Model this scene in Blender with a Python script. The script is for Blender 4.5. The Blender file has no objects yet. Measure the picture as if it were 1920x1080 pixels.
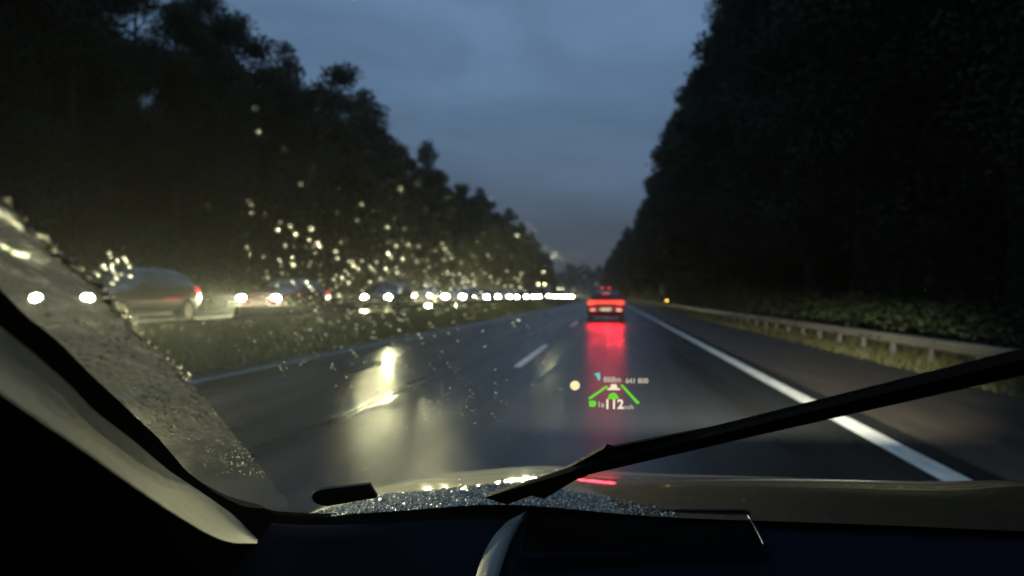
import bpy, bmesh, math, random
from mathutils import Vector, Matrix
random.seed(11)
R = math.radians
scene = bpy.context.scene
COL = scene.collection

# ------------------------------------------------------------------ camera
CAM_H = 1.28
FPX = 1370.0                      # focal length in photo pixels (1920 wide)
YAW, PITCH = R(7.7), R(0.67)
cam_d = bpy.data.cameras.new('camera')
cam = bpy.data.objects.new('camera', cam_d); COL.objects.link(cam)
cam_d.sensor_width = 36.0
cam_d.lens = 36.0 * FPX / 1920.0
cam_d.clip_start = 0.02; cam_d.clip_end = 6000
cam.location = (0, 0, CAM_H)
cam.rotation_euler = (math.pi / 2 + PITCH, 0, YAW)
cam_d.dof.use_dof = True
cam_d.dof.focus_distance = 1.02
cam_d.dof.aperture_fstop = 3.8
scene.camera = cam
CAM_M = Matrix.Translation(cam.location) @ cam.rotation_euler.to_matrix().to_4x4()

# ------------------------------------------------------------------ world: heavy blue dusk cloud
world = bpy.data.worlds.new('World'); scene.world = world; world.use_nodes = True
nt = world.node_tree; nt.nodes.clear()
def N(t, **kw):
    n = nt.nodes.new(t)
    for k, v in kw.items(): setattr(n, k, v)
    return n
L = nt.links.new
out = N('ShaderNodeOutputWorld'); bg = N('ShaderNodeBackground'); L(bg.outputs[0], out.inputs[0])
sky = N('ShaderNodeTexSky', sky_type='NISHITA', sun_disc=False)
sky.sun_elevation = R(4); sky.sun_rotation = R(160); sky.air_density = 1.6; sky.dust_density = 1.0; sky.ozone_density = 4.0
tc = N('ShaderNodeTexCoord'); sep = N('ShaderNodeSeparateXYZ'); L(tc.outputs['Generated'], sep.inputs[0])
ramp = N('ShaderNodeValToRGB'); cr = ramp.color_ramp
L(sep.outputs['Z'], ramp.inputs[0])
stops = [(0.0, (.040, .048, .060)), (.06, (.049, .062, .086)), (.14, (.063, .092, .146)), (.26, (.086, .140, .235)), (.40, (.108, .180, .300)), (1.0, (.125, .205, .335))]
while len(cr.elements) < len(stops): cr.elements.new(.5)
for e, (p, c) in zip(cr.elements, stops): e.position = p; e.color = (*c, 1)
mp = N('ShaderNodeMapping'); mp.inputs['Scale'].default_value = (1, 1, 3.0); L(tc.outputs['Generated'], mp.inputs[0])
nz = N('ShaderNodeTexNoise'); nz.inputs['Scale'].default_value = 3.2; nz.inputs['Detail'].default_value = 5; nz.inputs['Roughness'].default_value = .52
nz.inputs['Distortion'].default_value = .6
L(mp.outputs[0], nz.inputs['Vector'])
mr = N('ShaderNodeMapRange'); mr.inputs[1].default_value = .3; mr.inputs[2].default_value = .7; mr.inputs[3].default_value = .74; mr.inputs[4].default_value = 1.22
L(nz.outputs[0], mr.inputs[0])
mul = N('ShaderNodeVectorMath', operation='SCALE'); L(ramp.outputs[0], mul.inputs[0]); L(mr.outputs[0], mul.inputs['Scale'])
skm = N('ShaderNodeVectorMath', operation='SCALE'); L(sky.outputs[0], skm.inputs[0]); skm.inputs['Scale'].default_value = .01
addv = N('ShaderNodeVectorMath', operation='ADD'); L(mul.outputs[0], addv.inputs[0]); L(skm.outputs[0], addv.inputs[1])
L(addv.outputs[0], bg.inputs[0]); bg.inputs[1].default_value = 1.18

# last light through the cloud: one very weak, very soft sun
sd = bpy.data.lights.new('sun', 'SUN'); sd.energy = 0.006; sd.angle = R(40); sd.color = (.75, .85, 1)
so = bpy.data.objects.new('sun', sd); COL.objects.link(so); so.rotation_euler = (R(50), 0, R(160))

vs = scene.view_settings
vs.view_transform = 'Standard'; vs.look = 'None'; vs.exposure = 0.0; vs.gamma = 1.0; vs.use_curve_mapping = False
cy = scene.cycles
cy.use_denoising = True
cy.max_bounces = 5; cy.diffuse_bounces = 1; cy.glossy_bounces = 3; cy.transmission_bounces = 5; cy.transparent_max_bounces = 16; cy.volume_bounces = 0
cy.sample_clamp_indirect = 3.0; cy.sample_clamp_direct = 0
cy.caustics_reflective = False; cy.caustics_refractive = False
cy.use_light_tree = True
cy.use_adaptive_sampling = True; cy.adaptive_threshold = .03

OWN_P = 16000
HEAD = (1.0, .94, .51)            # colour of headlamp light
# ------------------------------------------------------------------ helpers
def ray(u, v):
    """direction of the sight line through photo pixel (u, v)"""
    d = Vector(((u - 960) / FPX, -(v - 540) / FPX, -1))
    return (CAM_M.to_3x3() @ d)
def bend(y):
    return 0.0 if y < 100 else -((y - 100) ** 2) / 12000.0

class MB:
    def __init__(s): s.v = []; s.f = []
    def quad(s, a, b, c, d):
        i = len(s.v); s.v += [tuple(a), tuple(b), tuple(c), tuple(d)]; s.f.append((i, i + 1, i + 2, i + 3))
    def poly(s, pts):
        i = len(s.v); s.v += [tuple(p) for p in pts]; s.f.append(tuple(range(i, i + len(pts))))
    def box(s, lo, hi):
        x0, y0, z0 = lo; x1, y1, z1 = hi
        i = len(s.v)
        s.v += [(x0, y0, z0), (x1, y0, z0), (x1, y1, z0), (x0, y1, z0), (x0, y0, z1), (x1, y0, z1), (x1, y1, z1), (x0, y1, z1)]
        for f in ((0, 3, 2, 1), (4, 5, 6, 7), (0, 1, 5, 4), (1, 2, 6, 5), (2, 3, 7, 6), (3, 0, 4, 7)): s.f.append(tuple(i + k for k in f))
    def grid(s, rows):
        """rows: list of equal-length lists of points -> a connected sheet"""
        i = len(s.v); n = len(rows[0])
        for r in rows: s.v += [tuple(p) for p in r]
        for a in range(len(rows) - 1):
            for b in range(n - 1):
                s.f.append((i + a * n + b, i + a * n + b + 1, i + (a + 1) * n + b + 1, i + (a + 1) * n + b))
    def tube(s, pts, rad, n=8, cap=True):
        pts = [Vector(p) for p in pts]
        if not hasattr(rad, '__len__'): rad = [rad] * len(pts)
        rings = []
        for k, p in enumerate(pts):
            t = (pts[min(k + 1, len(pts) - 1)] - pts[max(k - 1, 0)]).normalized()
            a = t.cross(Vector((0, 0, 1)))
            if a.length < 1e-3: a = t.cross(Vector((1, 0, 0)))
            a.normalize(); b = t.cross(a)
            rings.append([p + (a * math.cos(2 * math.pi * j / n) + b * math.sin(2 * math.pi * j / n)) * rad[k] for j in range(n)])
        i = len(s.v)
        for r in rings: s.v += [tuple(p) for p in r]
        for k in range(len(rings) - 1):
            for j in range(n):
                s.f.append((i + k * n + j, i + k * n + (j + 1) % n, i + (k + 1) * n + (j + 1) % n, i + (k + 1) * n + j))
        if cap:
            s.f.append(tuple(i + j for j in range(n))[::-1]); s.f.append(tuple(i + (len(rings) - 1) * n + j for j in range(n)))
    def prism(s, outline, off):
        """flat outline (3D points) thickened by the vector off"""
        off = Vector(off); n = len(outline); i = len(s.v)
        s.v += [tuple(p) for p in outline] + [tuple(Vector(p) + off) for p in outline]
        s.f.append(tuple(range(i, i + n))); s.f.append(tuple(range(i + 2 * n - 1, i + n - 1, -1)))
        for k in range(n): s.f.append((i + k, i + n + k, i + n + (k + 1) % n, i + (k + 1) % n))
    def mesh(s, name):
        m = bpy.data.meshes.new(name); m.from_pydata(s.v, [], s.f); m.update(); return m
    def build(s, name, mat, parent=None, smooth=False, bevel=0):
        m = s.mesh(name)
        if smooth: m.polygons.foreach_set('use_smooth', [True] * len(m.polygons))
        m.materials.append(mat)
        return link(name, m, parent, bevel)
def link(name, m, parent=None, bevel=0):
    o = bpy.data.objects.new(name, m); COL.objects.link(o)
    if parent: o.parent = parent
    if bevel:
        b = o.modifiers.new('bevel', 'BEVEL'); b.width = bevel; b.segments = 2; b.limit_method = 'ANGLE'
    return o
def tag(o, label=None, cat=None, group=None, kind=None):
    if label: o['label'] = label
    if cat: o['category'] = cat
    if group: o['group'] = group
    if kind: o['kind'] = kind
    return o
def empty(name, loc=(0, 0, 0), rz=0, parent=None):
    o = bpy.data.objects.new(name, None); COL.objects.link(o); o.location = loc; o.rotation_euler = (0, 0, rz)
    o.empty_display_size = .2
    if parent: o.parent = parent
    return o
def copy_tree(o, parent=None):
    c = o.copy(); COL.objects.link(c); c.parent = parent
    for ch in o.children: copy_tree(ch, c)
    return c
def spot(name, parent, loc, aim, power, cone, blend=.6, radius=.07, color=HEAD):
    d = bpy.data.lights.new(name, 'SPOT'); d.energy = power; d.spot_size = R(cone); d.spot_blend = blend; d.shadow_soft_size = radius; d.color = color
    o = bpy.data.objects.new(name, d); COL.objects.link(o); o.parent = parent; o.location = loc
    o.rotation_euler = Vector(aim).to_track_quat('-Z', 'Y').to_euler()
    return o

def mat(name, col=(.5, .5, .5), rough=.6, metal=0, spec=.5, emit=None, es=0, coat=0, noise=None, bump=None, trans=0, ior=1.45):
    """procedural principled material; noise=(scale, amount, stretch) varies colour, bump=(scale, strength)"""
    m = bpy.data.materials.new(name); m.use_nodes = True
    t = m.node_tree; b = t.nodes['Principled BSDF']
    b.inputs['Base Color'].default_value = (*col, 1); b.inputs['Roughness'].default_value = rough
    b.inputs['Metallic'].default_value = metal; b.inputs['Specular IOR Level'].default_value = spec
    b.inputs['Coat Weight'].default_value = coat; b.inputs['Coat Roughness'].default_value = .03
    b.inputs['Transmission Weight'].default_value = trans; b.inputs['IOR'].default_value = ior
    if emit:
        b.inputs['Emission Color'].default_value = (*emit, 1); b.inputs['Emission Strength'].default_value = es
    co = t.nodes.new('ShaderNodeTexCoord')
    if noise:
        sc_, am, st = noise
        mp_ = t.nodes.new('ShaderNodeMapping'); mp_.inputs['Scale'].default_value = st
        n = t.nodes.new('ShaderNodeTexNoise'); n.inputs['Scale'].default_value = sc_; n.inputs['Detail'].default_value = 4
        r = t.nodes.new('ShaderNodeMapRange'); r.inputs[1].default_value = .3; r.inputs[2].default_value = .7; r.inputs[3].default_value = 1 - am; r.inputs[4].default_value = 1 + am
        v = t.nodes.new('ShaderNodeVectorMath'); v.operation = 'SCALE'; v.inputs[0].default_value = col
        t.links.new(co.outputs['Object'], mp_.inputs[0]); t.links.new(mp_.outputs[0], n.inputs['Vector'])
        t.links.new(n.outputs[0], r.inputs[0]); t.links.new(r.outputs[0], v.inputs['Scale']); t.links.new(v.outputs[0], b.inputs['Base Color'])
    if bump:
        n2 = t.nodes.new('ShaderNodeTexNoise'); n2.inputs['Scale'].default_value = bump[0]; n2.inputs['Detail'].default_value = 3
        bp = t.nodes.new('ShaderNodeBump'); bp.inputs['Strength'].default_value = bump[1]; bp.inputs['Distance'].default_value = .01
        t.links.new(co.outputs['Object'], n2.inputs['Vector']); t.links.new(n2.outputs[0], bp.inputs['Height']); t.links.new(bp.outputs[0], b.inputs['Normal'])
    return m
def emis(name, col, s, lit=False):
    m = bpy.data.materials.new(name); m.use_nodes = True; t = m.node_tree; t.nodes.clear()
    e = t.nodes.new('ShaderNodeEmission'); e.inputs[0].default_value = (*col, 1); e.inputs[1].default_value = s
    o = t.nodes.new('ShaderNodeOutputMaterial'); t.links.new(e.outputs[0], o.inputs[0])
    if not lit: m.cycles.emission_sampling = 'NONE'
    return m

M = {}
# wet asphalt: water film of varying depth -> varying gloss
def wet_asphalt(name, col, r0, r1):
    m = bpy.data.materials.new(name); m.use_nodes = True; t = m.node_tree; b = t.nodes['Principled BSDF']
    co = t.nodes.new('ShaderNodeTexCoord')
    mp_ = t.nodes.new('ShaderNodeMapping'); mp_.inputs['Scale'].default_value = (1.0, .12, 1); t.links.new(co.outputs['Object'], mp_.inputs[0])
    n = t.nodes.new('ShaderNodeTexNoise'); n.inputs['Scale'].default_value = .9; n.inputs['Detail'].default_value = 5; t.links.new(mp_.outputs[0], n.inputs['Vector'])
    r = t.nodes.new('ShaderNodeMapRange'); r.inputs[1].default_value = .35; r.inputs[2].default_value = .65; r.inputs[3].default_value = r0; r.inputs[4].default_value = r1
    mp2 = t.nodes.new('ShaderNodeMapping'); mp2.inputs['Scale'].default_value = (1.0, .006, 1); t.links.new(co.outputs['Object'], mp2.inputs[0])      # worn wheel tracks
    n3 = t.nodes.new('ShaderNodeTexNoise'); n3.inputs['Scale'].default_value = 1.5; n3.inputs['Detail'].default_value = 3; t.links.new(mp2.outputs[0], n3.inputs['Vector'])
    av = t.nodes.new('ShaderNodeMix'); av.inputs[0].default_value = .5; t.links.new(n.outputs[0], av.inputs[2]); t.links.new(n3.outputs[0], av.inputs[3])
    r.inputs[1].default_value = .4; r.inputs[2].default_value = .6
    t.links.new(av.outputs[0], r.inputs[0]); t.links.new(r.outputs[0], b.inputs['Roughness'])
    n2 = t.nodes.new('ShaderNodeTexNoise'); n2.inputs['Scale'].default_value = 60; n2.inputs['Detail'].default_value = 3; t.links.new(co.outputs['Object'], n2.inputs['Vector'])
    rr = t.nodes.new('ShaderNodeMapRange'); rr.inputs[3].default_value = .6; rr.inputs[4].default_value = 1.4; t.links.new(n2.outputs[0], rr.inputs[0])
    v = t.nodes.new('ShaderNodeVectorMath'); v.operation = 'SCALE'; v.inputs[0].default_value = col; t.links.new(rr.outputs[0], v.inputs['Scale']); t.links.new(v.outputs[0], b.inputs['Base Color'])
    bp = t.nodes.new('ShaderNodeBump'); bp.inputs['Strength'].default_value = .12; bp.inputs['Distance'].default_value = .004
    t.links.new(n2.outputs[0], bp.inputs['Height']); t.links.new(bp.outputs[0], b.inputs['Normal'])
    b.inputs['Specular IOR Level'].default_value = .5; b.inputs['IOR'].default_value = 1.31
    return m
M['asphalt'] = wet_asphalt('wet_asphalt', (.024, .025, .026), .25, .40)
M['asphalt2'] = wet_asphalt('wet_asphalt_old', (.04, .04, .04), .16, .3)
M['shoulder'] = mat('brown_shoulder', (.055, .040, .026), .6, noise=(3, .35, (1, .2, 1)), bump=(40, .4))
M['paint'] = mat('road_paint', (.78, .78, .72), .5, noise=(9, .22, (1, .25, 1)), bump=(90, .2))
M['paint_old'] = mat('road_paint_worn', (.35, .36, .35), .45, noise=(6, .3, (1, .3, 1)))
M['soil'] = mat('verge_soil', (.05, .055, .022), .9, noise=(2.2, .4, (1, .4, 1)), bump=(12, .6))
M['grass'] = mat('grass_blade', (.16, .17, .045), .6, noise=(.35, .5, (1, .35, 1)))
M['steel'] = mat('galvanised_steel', (.15, .14, .105), .65, metal=.1, noise=(4, .2, (1, .1, 1)))
M['post'] = mat('steel_post', (.04, .04, .035), .7)
M['concrete'] = mat('weathered_concrete', (.035, .034, .032), .85, noise=(3, .3, (1, .3, 1)), bump=(30, .3))  # dark: shade of the backlit barrier put into its colour
M['bark'] = mat('bark', (.05, .042, .03), .9, bump=(20, .7))
def leafmat(name, c):
    m = bpy.data.materials.new(name); m.use_nodes = True; t = m.node_tree; b = t.nodes['Principled BSDF']
    b.inputs['Roughness'].default_value = .75; b.inputs['Specular IOR Level'].default_value = .2
    co = t.nodes.new('ShaderNodeTexCoord'); n = t.nodes.new('ShaderNodeTexNoise'); n.inputs['Scale'].default_value = .5; n.inputs['Detail'].default_value = 3
    r = t.nodes.new('ShaderNodeMapRange'); r.inputs[1].default_value = .3; r.inputs[2].default_value = .7; r.inputs[3].default_value = .5; r.inputs[4].default_value = 1.5
    v = t.nodes.new('ShaderNodeVectorMath'); v.operation = 'SCALE'; v.inputs[0].default_value = c
    t.links.new(co.outputs['Object'], n.inputs['Vector']); t.links.new(n.outputs[0], r.inputs[0]); t.links.new(r.outputs[0], v.inputs['Scale']); t.links.new(v.outputs[0], b.inputs['Base Color'])
    return m
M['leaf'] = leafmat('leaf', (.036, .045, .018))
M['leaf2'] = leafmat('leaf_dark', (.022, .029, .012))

# ------------------------------------------------------------------ ground, roads
def ystations(y0, y1):
    ys = []; y = y0
    while y < y1: ys.append(y); y += 2.0 if y < 60 else (6.0 if y < 250 else 20.0)
    ys.append(y1); return ys
PROFILE = [(-900, 30), (-300, 14), (-120, 6), (-40, 2.4), (-26, 1.4), (-20.5, .55), (-18.4, .55), (-14, .55), (-10.35, .55), (-9.75, .62), (-9.0, .60), (-8.2, .42), (-7.4, .15), (-6.75, -.02), (-5, -.05), (2, -.05),
           (5.0, -.05), (5.3, -.02), (6.1, -.03), (7.2, -.10), (9, .2), (12, .9), (30, 2.5), (120, 7), (300, 14), (900, 30)]
def gz(x):
    for (a, za), (b, zb) in zip(PROFILE, PROFILE[1:]):
        if a <= x <= b: return za + (zb - za) * (x - a) / (b - a)
    return 0
mb = MB()
mb.grid([[(x + bend(y), y, z) for x, z in PROFILE] for y in ystations(-40, 1500)])
tag(mb.build('ground', M['soil'], smooth=True), kind='structure')

def strip(x0, x1, z, y0, y1, thick=0):
    b = MB(); ys = ystations(y0, y1)
    b.grid([[(x0 + bend(y), y, z), (x1 + bend(y), y, z)] for y in ys]); return b
own_road = tag(strip(-6.75, 2.72, .006, -30, 1000).build('road', M['asphalt']), kind='structure')
opp_road = tag(strip(-18.3, -10.4, .562, -30, 1000).build('road', M['asphalt2']), kind='structure')
tag(strip(2.723, 5.05, .002, -30, 1000).build('road_shoulder', M['shoulder']), kind='structure')
# painted lines
strip(2.26, 2.47, .012, -10, 700).build('edge_line', M['paint'], own_road)
strip(-6.24, -6.06, .012, -10, 700).build('edge_line', M['paint_old'], own_road)
for k in range(-1, 16):
    y = 13.1 + 18 * k
    strip(-1.75, -1.60, .012, y, y + 6).build('lane_dash', M['paint'], own_road)
strip(-10.95, -10.75, .568, -10, 700).build('edge_line', M['paint_old'], opp_road)
strip(-17.75, -17.55, .568, -10, 700).build('edge_line', M['paint_old'], opp_road)
for k in range(0, 10):
    y = 8 + 18 * k
    strip(-14.4, -14.25, .568, y, y + 6).build('lane_dash', M['paint_old'], opp_road)

# ------------------------------------------------------------------ guardrails and barrier
def w_profile(h, x0, face):
    """(x, z) points of a corrugated beam whose front looks along face (+1/-1 in x)"""
    pts = [(0, 0), (.035, .03), (.075, .055), (.075, .095), (.02, .135), (.02, .175), (.075, .215), (.075, .255), (.035, .28), (0, .31)]
    k = h / .31
    return [(x0 + face * x, z * k) for x, z in pts]
def guardrail(xr, ztop, face, y0, y1, step, label, postto, zg):
    root = empty('guardrail', (xr, y0, zg)); tag(root, label, 'guardrail')
    b = MB(); h = .2
    prof = w_profile(h, 0, face); prof2 = [(x - face * .012, z) for x, z in prof]
    ring = prof + prof2[::-1]
    rows = []
    for y in ystations(y0, y1):
        rows.append([(x + bend(y), y - y0, ztop - zg - h + z) for x, z in ring + ring[:1]])
    b.grid(rows); b.build('rail_beam', M['steel'], root)
    p = MB(); p.box((-.05, -.05, -.25), (.05, .05, ztop - zg - .04)); p.box((-.01, -.06, ztop - zg - .17), (face * .05, .06, ztop - zg - .05))
    pm = p.mesh('post'); pm.materials.append(M['post'])
    y = y0 + .4
    while y < postto:
        o = link('post', pm, root); o.location = (bend(y) - face * .06, y - y0, 0); y += step
    return root
guardrail(6.0, .49, -1, -6, 420, 1.87, 'galvanised steel guardrail on short posts along the brown shoulder and verge', 130, -.03)
guardrail(-19.0, 1.4, 1, 4, 420, 2.0, 'guardrail on the far side of the oncoming carriageway, lit tan by headlights', 110, .55)
root = empty('median_barrier', (-9.7, -10, .6)); tag(root, 'low dark concrete barrier on the crest of the grassy median', 'barrier')
y = -10.0; k = 0
while y < 330:                           # precast lengths with open joints; low stretch and dips shaped to pass headlamp light
    ln = 4.0 if y < 21 else (2.5 if y < 60 else 12.0)
    b = MB(); y2 = y + ln - .03; hs = .8 if y < 17 else 2.1
    if 26.9 < y < 31 or 36.5 < y < 38 or 44 < y < 45: hs = .25
    prof = [(.16, -.05), (.16, .05 * hs), (.08, .10 * hs), (.06, .20 * hs), (-.06, .20 * hs), (-.08, .10 * hs), (-.16, .05 * hs), (-.16, -.05)]
    rows = [[(px + bend(yy), yy + 10, pz) for px, pz in prof + prof[:1]] for yy in (y, y2)]
    b.grid(rows); i = len(b.v)
    for yy in (y, y2): b.poly([(px + bend(yy), yy + 10, pz) for px, pz in prof])
    b.build('barrier_segment', M['concrete'], root); y += ln

# amber reflectors, headlight return put in as glow, and dim panels by the rail
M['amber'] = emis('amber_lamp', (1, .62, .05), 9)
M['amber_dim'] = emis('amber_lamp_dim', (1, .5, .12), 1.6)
def rail_reflector(x, y, z, m, label):
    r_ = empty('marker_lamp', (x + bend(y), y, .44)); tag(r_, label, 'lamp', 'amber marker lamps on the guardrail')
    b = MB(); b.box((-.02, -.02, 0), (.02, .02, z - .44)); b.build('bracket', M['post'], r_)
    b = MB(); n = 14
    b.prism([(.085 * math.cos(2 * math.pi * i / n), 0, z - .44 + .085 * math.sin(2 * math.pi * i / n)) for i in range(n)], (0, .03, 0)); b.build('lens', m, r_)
rail_reflector(5.98, 80, .86, M['amber'], 'bright amber marker lamp on top of the steel guardrail')
rail_reflector(6.0, 200, 1.1, M['amber_dim'], 'faint brownish marker lamp far along the guardrail beside the red-lit car')
M['panel'] = mat('grey_green_panel', (.30, .34, .26), .6, noise=(5, .25, (1, 1, 1)))
def marker_board(x, y, z0, z1, w, label):
    r_ = empty('marker_board', (x + bend(y), y, gz(x) - .1)); tag(r_, label, 'road sign', 'dim oval boards beyond the guardrail')
    g = gz(x) - .1
    b = MB(); b.tube([(0, .05, 0), (0, .05, z1 - g - .1)], .045, 8); b.build('pole', M['post'], r_)
    b = MB(); n = 20; cz = (z0 + z1) / 2 - g; hz = (z1 - z0) / 2
    b.prism([(w / 2 * math.cos(2 * math.pi * i / n), 0, cz + hz * math.sin(2 * math.pi * i / n)) for i in range(n)], (0, .03, 0)); b.build('board', M['panel'], r_)
marker_board(6.9, 100, 1.4, 3.0, .75, 'dim grey-green upright oval board beyond the guardrail, above the amber lamp')
marker_board(7.2, 185, 2.3, 4.8, 1.5, 'dim grey-green upright oval board nearest the red-lit car')

# ------------------------------------------------------------------ trees
def make_crown(seed, h, r, leaves, size, base=.05):
    rnd = random.Random(seed); b = MB()
    lobes = []
    for _ in range(34):
        t = rnd.random() ** .8; z = h * (base + (1 - base) * t * .93)
        rr = r * (1.0 - .75 * max(0, t - .35) / .65) * rnd.uniform(.35, .85)
        a = rnd.uniform(0, 2 * math.pi)
        lobes.append((math.cos(a) * rr, math.sin(a) * rr, z, rnd.uniform(.28, .48) * r * (1.1 - .5 * t)))
    lobes.append((0, 0, h * .9, r * .22)); lobes.append((0, 0, h * .6, r * .5))
    wts = [l[3] ** 2 for l in lobes]
    for lb in rnd.choices(lobes, wts, k=leaves):
        d = Vector((rnd.gauss(0, 1), rnd.gauss(0, 1), rnd.gauss(0, 1))).normalized()
        rad = lb[3] * rnd.random() ** .35 * (1.25 if rnd.random() < .06 else 1)
        p = Vector(lb[:3]) + Vector((d.x, d.y, d.z * .8)) * rad
        p.z = max(p.z, .4)
        a = Vector((rnd.gauss(0, 1), rnd.gauss(0, 1), rnd.gauss(0, .7))).normalized(); c = a.cross(d)
        if c.length < .1: continue
        c.normalize(); s = size * rnd.uniform(.5, 1.3)
        b.quad(p - a * s, p - c * s * .45 + d * s * .12, p + a * s, p + c * s * .45 + d * s * .12)
    return b.mesh('crown')
def make_trunk(seed, h, r):
    rnd = random.Random(seed + 99); b = MB()
    lean = rnd.uniform(-.03, .03)
    tip = lambda t: Vector((lean * h * t + .15 * math.sin(t * 5 + seed), .12 * math.cos(t * 4 + seed), h * t))
    b.tube([tip(t) for t in (0, .1, .25, .45, .65, .85)], [.34, .26, .22, .17, .11, .04], 7)
    for _ in range(9):
        t = rnd.uniform(.22, .75); a = rnd.uniform(0, 6.28); ln = r * rnd.uniform(.5, .85) * (1 - .5 * t)
        p = tip(t); q = p + Vector((math.cos(a) * ln * .5, math.sin(a) * ln * .5, ln * .22)); e = p + Vector((math.cos(a) * ln, math.sin(a) * ln, ln * .55))
        b.tube([p, q, e], [.09, .06, .02], 5, cap=False)
    m = b.mesh('trunk'); m.materials.append(M['bark']); return m
KINDS = []
for i, (h, r, n) in enumerate([(20, 4.6, 15000), (22, 5.2, 17000), (18, 4.4, 14000), (24, 4.8, 17000), (21, 3.8, 13000)]):
    c = make_crown(i * 7 + 3, h, r, n, .23); c.materials.append(M['leaf'] if i % 2 else M['leaf2'])
    KINDS.append((make_trunk(i, h, r), c))
NEAR = []
for i, (h, r) in enumerate([(21, 4.8), (23, 4.6)]):
    c = make_crown(i * 5 + 61, h, r, 42000, .10, .03); c.materials.append(M['leaf2']); NEAR.append((make_trunk(i + 20, h, r), c))
def tree(x, y, kind, sc, label, group, name='broadleaf_tree'):
    xx = x + bend(y)
    o = empty(name, (xx, y, gz(x) - .15), random.uniform(0, 6.28)); o.scale = (sc * random.uniform(.92, 1.1), sc * random.uniform(.92, 1.1), sc)
    tag(o, label, 'tree', group)
    P = (NEAR[kind % 2] if math.hypot(x, y) < 62 else KINDS[kind]); link('trunk', P[0], o); link('crown', P[1], o)
LW = 'dark leafy tree in the wood beyond the oncoming carriageway'; LG = 'trees of the wood beyond the oncoming carriageway'
RW = 'black silhouetted tree in the wood close behind the steel guardrail'; RG = 'trees of the wood behind the steel guardrail'
rt = random.Random(4)
y = 14
while y < 430:
    tree(-26.5 + rt.uniform(-1.6, 1.2), y + rt.uniform(-1.2, 1.2), rt.randrange(5), rt.uniform(.86, 1.08), LW, LG); y += 4.6 if y < 200 else 7
y = 22
while y < 420:
    tree(-33 + rt.uniform(-2, 2), y + rt.uniform(-2, 2), rt.randrange(5), rt.uniform(.95, 1.15), LW, LG); y += 6 if y < 100 else 9
y = 4
while y < 470:
    tree(10.4 + rt.uniform(-.7, 1.0), y + rt.uniform(-1.2, 1.2), rt.randrange(5), rt.uniform(1.12, 1.38), RW, RG); y += 5.6 if y < 200 else 7.5
y = 10
while y < 450:
    tree(19 + rt.uniform(-2, 2), y + rt.uniform(-2, 2), rt.randrange(5), rt.uniform(1.1, 1.35), RW, RG); y += 10
for y in range(30, 150, 6): tree(-41 + rt.uniform(-2, 2), y, rt.randrange(5), rt.uniform(.95, 1.1), LW, LG)
for y in range(18, 130, 7): tree(27 + rt.uniform(-2, 2), y, rt.randrange(5), rt.uniform(1.3, 1.5), RW, RG)
# low shrubs filling the foot of both woods, and a far wood closing the view
def leaf_mass(name, boxes, m, label, cat):
    b = MB(); rnd = random.Random(8)
    for (fx, y0, y1, h, n, size) in boxes:
        for _ in range(n):
            y_ = rnd.uniform(y0, y1); x_ = fx + rnd.gauss(0, 1.1); g = gz(x_); hh = h * (.6 + .4 * math.sin(y_ * .7 + fx) * math.sin(y_ * .23))
            p = Vector((x_ + bend(y_), y_, g + hh * rnd.random() ** 1.3))
            a = Vector((rnd.gauss(0, 1), rnd.gauss(0, 1), rnd.gauss(0, .7))).normalized(); c = a.orthogonal().normalized(); c.rotate(Matrix.Rotation(rnd.uniform(0, 6.28), 3, a)); s = size * rnd.uniform(.5, 1.3)
            b.quad(p - a * s, p - c * s * .45, p + a * s, p + c * s * .45)
    return tag(b.build(name, m), label, cat, kind='stuff')
leaf_mass('undergrowth', [(-23, 8, 120, 4.2, 26000, .17), (-24, 120, 420, 4.8, 14000, .26)], M['leaf'], 'shrubby undergrowth at the foot of the wood beyond the oncoming lanes', 'undergrowth')
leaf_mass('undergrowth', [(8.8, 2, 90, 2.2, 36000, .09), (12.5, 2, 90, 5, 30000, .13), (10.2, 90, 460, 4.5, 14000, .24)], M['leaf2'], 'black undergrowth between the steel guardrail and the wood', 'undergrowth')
b = MB(); rnd = random.Random(21)
for _ in range(16000):
    x_ = rnd.uniform(-420, 160); y_ = 720 + rnd.uniform(0, 120) + .0004 * x_ * x_
    top = 26 + 9 * math.sin(x_ * .021 + 1) + 4 * math.sin(x_ * .13) + 2.5 * math.sin(x_ * .41)
    p = Vector((x_, y_, 2 + top * rnd.random() ** .8)); s = rnd.uniform(1.0, 2.4)
    a = Vector((rnd.gauss(0, 1), rnd.gauss(0, .4), rnd.gauss(0, .8))).normalized(); c = a.orthogonal().normalized(); c.rotate(Matrix.Rotation(rnd.uniform(0, 6.28), 3, a))
    b.quad(p - a * s, p - c * s * .6, p + a * s, p + c * s * .6)
tag(b.build('distant_wood', M['leaf']), 'hazy distant wood closing the view where the motorway bends away', 'wood', kind='stuff')

# grass blades on the median and verge
b = MB(); rnd = random.Random(5)
def blades(x0, x1, y0, y1, n, h):
    for _ in range(n):
        y_ = y0 + (y1 - y0) * rnd.random() ** 1.5; x_ = rnd.uniform(x0, x1); g = gz(x_); hh = h * rnd.uniform(.5, 1.3); w = .006 + .0006 * y_ * .6
        a = rnd.uniform(0, 6.28); dx, dy = math.cos(a) * w, math.sin(a) * w; lx, ly = rnd.gauss(0, .35) * hh, rnd.gauss(0, .35) * hh
        X = x_ + bend(y_); i = len(b.v)
        b.v += [(X - dx, y_ - dy, g - .01), (X + dx, y_ + dy, g - .01), (X + lx, y_ + ly, g + hh)]; b.f.append((i, i + 1, i + 2))
blades(-9.45, -6.8, 4, 90, 60000, .13)
tag(b.build('grass', M['grass']), 'rough wet grass on the median between the carriageways', 'grass', kind='stuff')
M['grass_dull'] = mat('dull_grass_blade', (.075, .072, .022), .7, noise=(.5, .5, (1, .3, 1)))
b = MB(); blades(5.1, 8.5, 3, 80, 34000, .13)
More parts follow.
